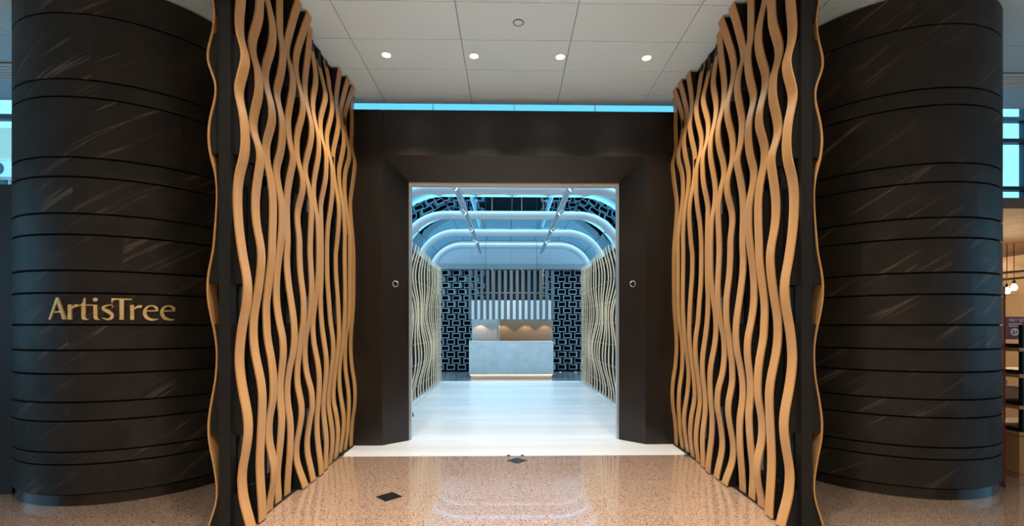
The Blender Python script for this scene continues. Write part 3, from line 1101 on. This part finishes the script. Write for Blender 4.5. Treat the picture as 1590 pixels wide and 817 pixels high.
mb.add(V, [(k, (k + 1) % 4, 4 + (k + 1) % 4, 4 + k) for k in range(4)] + [(k, (k + 1) % 4, 8 + (k + 1) % 4, 8 + k) for k in range(4)])
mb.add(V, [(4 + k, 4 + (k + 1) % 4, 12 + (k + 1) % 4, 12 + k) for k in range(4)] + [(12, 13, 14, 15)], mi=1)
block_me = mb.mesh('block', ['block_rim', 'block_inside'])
PXB, PZB = .372, .2106
for r_ in range(16):
    z = 3.317 - r_ * PZB
    for c in range(-8, 9):
        x = c * PXB + (PXB / 2 if r_ % 2 else 0) + .03
        if abs(x) > 2.55 or (abs(x) < 1.02):
            continue
        # front faces step in and out a little; upper left ones swing open
        tw = 0.0
        dep = random.uniform(-.03, .03)
        if x < 0:
            tw = -.42 * max(0, min(1, (z - 1.6) / 1.4))
        else:
            tw = -.34 * max(0, min(1, (2.1 - z) / 1.2))
        inst('block', block_me, wb, (x, YW - .12 + dep, z), tw)

# reception counter
YC = 13.95
ct = thing('reception_counter', (0, YC, 0), 'pale blue-grey concrete reception counter with a glowing base strip at the hall end', 'counter')
b = MB().box(-1.235, 1.235, YC, YC + .03, .105, 1.05).build('front_panel', 'concrete', ct)
for s in (-1, 1):
    a, c = sorted((s * 1.235, s * 1.205))
    MB().box(a, c, YC + .03, YC + .75, .105, 1.05).build('side_panel', 'concrete', ct)
bevel_mod(MB().box(-1.24, 1.24, YC - .004, YC + .76, 1.05, 1.075).build('counter_top', 'concrete', ct), .004)
MB().box(-1.19, 1.19, YC + .05, YC + .72, 0, .10).build('plinth', 'plaster', ct)
MB().box(-1.20, 1.20, YC + .012, YC + .048, .090, .104).build('base_light', 'led_warm', ct, label='warm glowing light strip')
# hanging slatted hood
hd = thing('slatted_hood', (0, YC, 1.72), 'hanging canopy of upright grey-blue slats above the reception counter', 'canopy')
ph = 2.5 / 14.27
for k in range(15):
    x = -1.25 + k * (2.5 - .087) / 14 + .0435
    MB().box(x - .0435, x + .0435, YC - .03, YC + .05, 1.725, 3.16).build('slat', 'slat_grey', hd)
MB().box(-1.24, 1.24, YC - .012, YC + .004, 1.73, 2.285).build('backing_panel', 'slat_backing', hd)
MB().box(-1.24, 1.24, YC + .08, YC + .80, 1.735, 1.79).build('soffit', 'plaster', hd)
for x in (-.75, .75):
    MB().tube([(x, YC + .065, 2.28), (x, YC + .065, ZR + .2)], .006, 8).build('hanger_rod', 'window_frame', hd)
for i, x in enumerate((-.95, -.25, .45, 1.05)):
    l = thing('hood_spotlight', (x, YC + .74, 1.735), 'tiny warm spotlight under the slatted hood, %s' % words[i], 'spotlight', 'spotlights under the hood')
    MB().lathe([(.03, 0), (.03, -.015), (.022, -.018)], (x, YC + .74, 1.735), 16).build('rim', 'black_metal', l)
    MB().lathe([(.022, -.014), (.0005, -.016)], (x, YC + .74, 1.735), 16).build('lens', 'led_warm', l)
    ld = bpy.data.lights.new('hood_beam', 'SPOT')
    ld.energy = 6
    ld.color = (1, .68, .40)
    ld.spot_size = math.radians(100)
    ld.shadow_soft_size = .02
    lo = bpy.data.objects.new('hood_beam', ld)
    COL.objects.link(lo)
    lo.parent = l
    lo.location = (0, 0, -.03)
# back bar behind the counter
bb = thing('back_bar', (0, 14.95, 0), 'service wall behind the counter, pale plaster left and warm tan panel right', 'back bar')
MB().box(-1.22, -.37, 14.86, 14.98, 0, 1.80).build('plaster_panel', 'plaster', bb, label='pale plaster panel')
MB().box(-.365, 1.30, 14.88, 14.98, 0, 1.80).build('tan_panel', 'tan_panel', bb, label='warm tan panel')
MB().box(-.38, -.355, 14.80, 14.98, 0, 1.80).build('divider', 'plaster', bb)
# copper rails and dark box above the back bar
cr = thing('copper_rail', (0, 15.5, 2.3), 'thin copper pipes on the dark wall behind the slatted hood', 'pipes')
for z in (2.62,):
    MB().tube([(-1.1, 15.6, z), (1.2, 15.6, z)], .016, 10).build('pipe', 'copper', cr)
for x in (-.62, .35, 1.05):
    MB().tube([(x, 15.6, 2.2), (x, 15.6, 3.40)], .014, 10).build('pipe', 'copper', cr)
for i, (x, z) in enumerate(((2.13, .10), (1.62, .10))):
    l = thing('floor_spotlight', (x, YW - .42, 0), 'tiny warm floor spotlight at the foot of the block wall, %s' % ('right of the pair' if i == 0 else 'left of the pair'), 'spotlight', 'floor spotlights at the block wall')
    MB().lathe([(.04, 0), (.04, .02), (.03, .024)], (x, YW - .42, 0), 16).build('rim', 'steel', l)
    MB().lathe([(.03, .022), (.0005, .026)], (x, YW - .42, 0), 16).build('lens', 'led_warm', l)

# ------------------------------------------------------------------ side bays
# left: low dark partition, tall windows, apartment house outside
MB().box(-7.6, -4.53, 4.36, 4.46, 0, 2.78).build('wall_partition', 'dark_partition', kind='structure')
wl = thing('window_2', (-6, 6.5, 0), kind='structure')
MB().box(-9.4, -2.9, 6.49, 6.505, 0, ZC + .3).build('pane', 'window_glass', wl)
for x in (-8.9, -7.7, -6.5, -5.3, -4.1, -3.0):
    MB().box(x - .03, x + .03, 6.45, 6.55, 0, ZC + .3).build('mullion', 'window_frame', wl)
for z in (.05, 2.6, 4.30):
    MB().box(-9.4, -2.9, 6.45, 6.55, z - .03, z + .03).build('transom', 'window_frame', wl)
ap = thing('apartment_house', (-22, 20, -.5), 'beige apartment house with windows and an air conditioner seen beyond the left column', 'building')
MB().box(-34, -12, 20, 30, -.5, 9.7).build('wall', 'beige_render', ap)
for zz in (2.0, 4.4, 6.8):
    for xx in range(-32, -13, 2):
        f = MB().box(xx, xx + 1.5, 19.9, 20.0, zz, zz + 1.6).build('window', 'ac_white', ap)
        MB().box(xx + .08, xx + .71, 19.86, 19.9, zz + .08, zz + 1.52).build('pane', 'city_glass', f)
        MB().box(xx + .79, xx + 1.42, 19.86, 19.9, zz + .08, zz + 1.52).build('pane', 'city_glass', f)
for (ax, az) in ((-20.8, 7.5), (-25, 5.1), (-20.8, 5.1)):
    MB().box(ax, ax + .9, 19.4, 19.84, az, az + .65).build('air_conditioner', 'ac_white', ap)
    MB().tube([(ax + .35, 19.38, az + .33), (ax + .35, 19.40, az + .33)], .24, 20).build('fan_grille', 'window_frame', ap)

# right: clerestory window over a brown canopy and a warm little shop
wr = thing('window_3', (6, 6.5, 3.1), kind='structure')
MB().box(2.9, 9.4, 6.49, 6.505, 3.05, ZC + .3).build('pane', 'window_glass', wr)
for x in (3.0, 4.2, 5.6, 7.12, 8.5):
    MB().box(x - .04, x + .04, 6.45, 6.55, 3.05, ZC + .3).build('mullion', 'window_frame', wr)
for z in (3.10, 3.42, 4.08, 4.38):
    MB().box(2.9, 9.4, 6.45, 6.55, z - .025, z + .025).build('transom', 'window_frame', wr)
cn = thing('shop_canopy', (7, 7, 2.85), 'brown boarded shop soffit over the food rack beyond the right column', 'soffit')
for k in range(9):
    x0 = 4.86 + k * .5
    MB().box(x0 + .004, x0 + .496, 5.2, 9.2, 2.82, 2.94).build('board', 'canopy_brown', cn)
sb = thing('wall_shop', (7, 9.2, 0), kind='structure')
for k in range(30):
    MB().box(4.0 + k * .18 + .003, 4.0 + (k + 1) * .18 - .003, 9.2, 9.26, 0, 2.82).build('plank', 'cream', sb)
MB().box(2.95, 3.05, 6.5, 9.2, 0, 3.05).build('side_wall', 'cream', sb)
MB().box(9.3, 9.4, 5.0, 9.2, 0, 3.05).build('side_wall', 'cream', sb)
vl = thing('light_valance', (8, 8.9, 2.6), 'glowing cream light box along the shop wall under the brown soffit', 'light box')
MB().box(7.4, 9.3, 8.95, 9.15, 2.56, 2.80).build('housing', 'cream', vl)
for k in range(3):
    MB().box(7.5 + k * .6, 8.02 + k * .6, 8.94, 8.95, 2.58, 2.74).build('diffuser', 'valance_glow', vl)
bp = MB().box(7.9, 9.2, 9.15, 9.19, 1.68, 2.0).build('wall_poster', 'blue_panel', label='plain dark blue panel on the cream shop wall', category='panel')
bm_ = MB().box(7.2, 9.3, 8.6, 8.75, 2.10, 2.22).build('shelf_beam', 'cream', label='cream beam across the shop behind the hanging bulbs', category='beam')
tr = thing('track_rail', (8, 8.3, 2.4), 'slanting dark track rail with cross bars in the shop', 'rail')
MB().tube([(7.0, 8.3, 2.30), (9.3, 8.3, 2.52)], .02, 8).build('rail', 'window_frame', tr)
MB().tube([(7.0, 8.3, 2.18), (9.3, 8.3, 2.40)], .02, 8).build('rail', 'window_frame', tr)
for i, (px, py) in enumerate(((1563.5, 452), (1574.5, 446.5))):
    p = at_y(px, py, 7.4)
    l = thing('pendant_bulb', p, 'bare warm glowing bulb hanging in the shop, %s of the pair' % ('lower left' if i == 0 else 'upper right'), 'light bulb', 'shop pendant bulbs')
    MB().lathe([(.0005, -.045), (.025, -.04), (.042, -.012), (.040, .012), (.022, .04), (.016, .06)], p, 16).build('bulb', 'bulb_glow', l)
    MB().lathe([(.018, .055), (.020, .06), (.020, .11), (.0005, .115)], p, 12).build('socket', 'black_metal', l)
    MB().tube([(p.x, p.y, p.z + .11), (p.x, p.y, 2.82)], .005, 6).build('cord', 'black_metal', l)
    pl = bpy.data.lights.new('bulb_light', 'POINT')
    pl.energy = 20
    pl.color = (1, .66, .34)
    pl.shadow_soft_size = .06
    q = bpy.data.objects.new('bulb_light', pl)
    COL.objects.link(q)
    q.parent = l
    q.location = (0, 0, -.12)

# food rack
c0 = at_z(1583, 745, 0)
RX0, RY0 = c0.x, c0.y
rk = thing('food_rack', (RX0 + .5, RY0 + .35, 0), 'wooden food rack with black trays and posts beside the right stone column', 'rack')
bevel_mod(MB().box(RX0, RX0 + 1.1, RY0, RY0 + .75, .06, .42).build('cabinet', 'shop_oak', rk))
MB().box(RX0 + .02, RX0 + 1.08, RY0 + .02, RY0 + .73, 0, .06).build('plinth', 'shop_oak', rk)
for z in (.43, .69, 1.0, 1.26):
    s_ = MB().box(RX0, RX0 + 1.1, RY0, RY0 + .75, z, z + .035).build('shelf', 'shop_oak', rk)
    tq = MB().box(RX0 + .01, RX0 + 1.08, RY0 + .02, RY0 + .70, z + .035, z + .045)
    tq.box(RX0 + .01, RX0 + .025, RY0 + .02, RY0 + .70, z + .045, z + .075)
    tq.box(RX0 + .01, RX0 + 1.08, RY0 + .02, RY0 + .035, z + .045, z + .06)
    tq.build('tray', 'black_metal', s_)
for (px_, py_) in ((.05, .02), (1.05, .02), (.05, .72), (1.05, .72)):
    MB().box(RX0 + px_ - .018, RX0 + px_ + .018, RY0 + py_ - .018, RY0 + py_ + .018, .42, 1.52).build('post', 'black_metal', rk)
gl = MB()
gl.box(RX0 + .10, RX0 + .5, RY0 - .006, RY0, .14, .36)
gl.build('mesh_panel', 'grey_channel', rk)
bx = thing('cardboard_box', (RX0 + .3, RY0 + .45, .74), 'open brown cardboard box of wrapped food on the lower rack shelf', 'box')
MB().box(RX0 + .06, RX0 + .45, RY0 + .36, RY0 + .66, .74, .86).build('carton', 'cardboard', bx)
MB().tube([(RX0 + .12, RY0 + .45, .90), (RX0 + .36, RY0 + .50, .90)], .045, 10).build('wrapped_roll', 'sign_white', bx)

# red price sign on the rack (flat print as thin lettering)
sg = thing('price_sign', (RX0 + .3, RY0 + .3, 1.37), 'dark red price sign with white print and a round 3 badge on the rack', 'sign')
yS = RY0 + .24
pa, pb = at_y(1563, 492, yS), at_y(1590, 527, yS)
MB().box(pa.x - .01, pa.x + .42, yS, yS + .012, pb.z, pa.z).build('board', 'sign_red', sg)


def text_part(txt, size, loc, m_, parent):
    cu = bpy.data.curves.new('print', 'FONT')
    cu.body = txt
    cu.size = size
    cu.extrude = .0008
    tmp = bpy.data.objects.new('print', cu)
    COL.objects.link(tmp)
    bpy.context.view_layer.update()
    me = bpy.data.meshes.new_from_object(tmp.evaluated_get(bpy.context.evaluated_depsgraph_get()))
    bpy.data.objects.remove(tmp)
    me.transform(Matrix.Rotation(math.pi / 2, 4, 'X'))
    me.materials.clear()
    me.materials.append(MATS[m_])
    return inst('print', me, parent, loc)


text_part('PRET SET', .042, (pa.x + .022, yS - .002, pa.z - .052), 'sign_white', sg)
MB().box(pa.x + .022, pa.x + .16, yS - .0015, yS, pa.z - .078, pa.z - .070).build('print', 'sign_white', sg)
MB().box(pa.x + .022, pa.x + .12, yS - .0015, yS, pa.z - .100, pa.z - .092).build('print', 'sign_white', sg)
cc = (pa.x + .085, pa.z - .158)
MB().prism([(cc[0] + .045 * math.cos(2 * math.pi * k / 28), cc[1] + .038 * math.sin(2 * math.pi * k / 28)) for k in range(28)], 'y', yS - .003, yS).build('badge', 'sign_white', sg)
text_part('$3', .055, (cc[0] - .032, yS - .005, cc[1] - .018), 'sign_red', sg)

# dark red panel standing between column and rack
p0 = at_z(1559.5, 757, 0)
dr = ray(1559.5, 508)
dr = Vector((dr.x, dr.y, 0)).normalized()
sd_ = Vector((dr.y, -dr.x, 0)) * .008
pan = [p0 - sd_, p0 + sd_, p0 + sd_ + dr * .30, p0 - sd_ + dr * .30]
ba = thing('red_panel', (p0.x, p0.y, 0), 'narrow dark red upright panel standing between the right column and the rack', 'panel')
MB().prism([(q.x, q.y) for q in pan], 'z', .03, 1.88).build('board', 'dark_red', ba)
MB().prism([(q.x, q.y) for q in pan], 'z', 0, .03).build('foot', 'black_metal', ba)
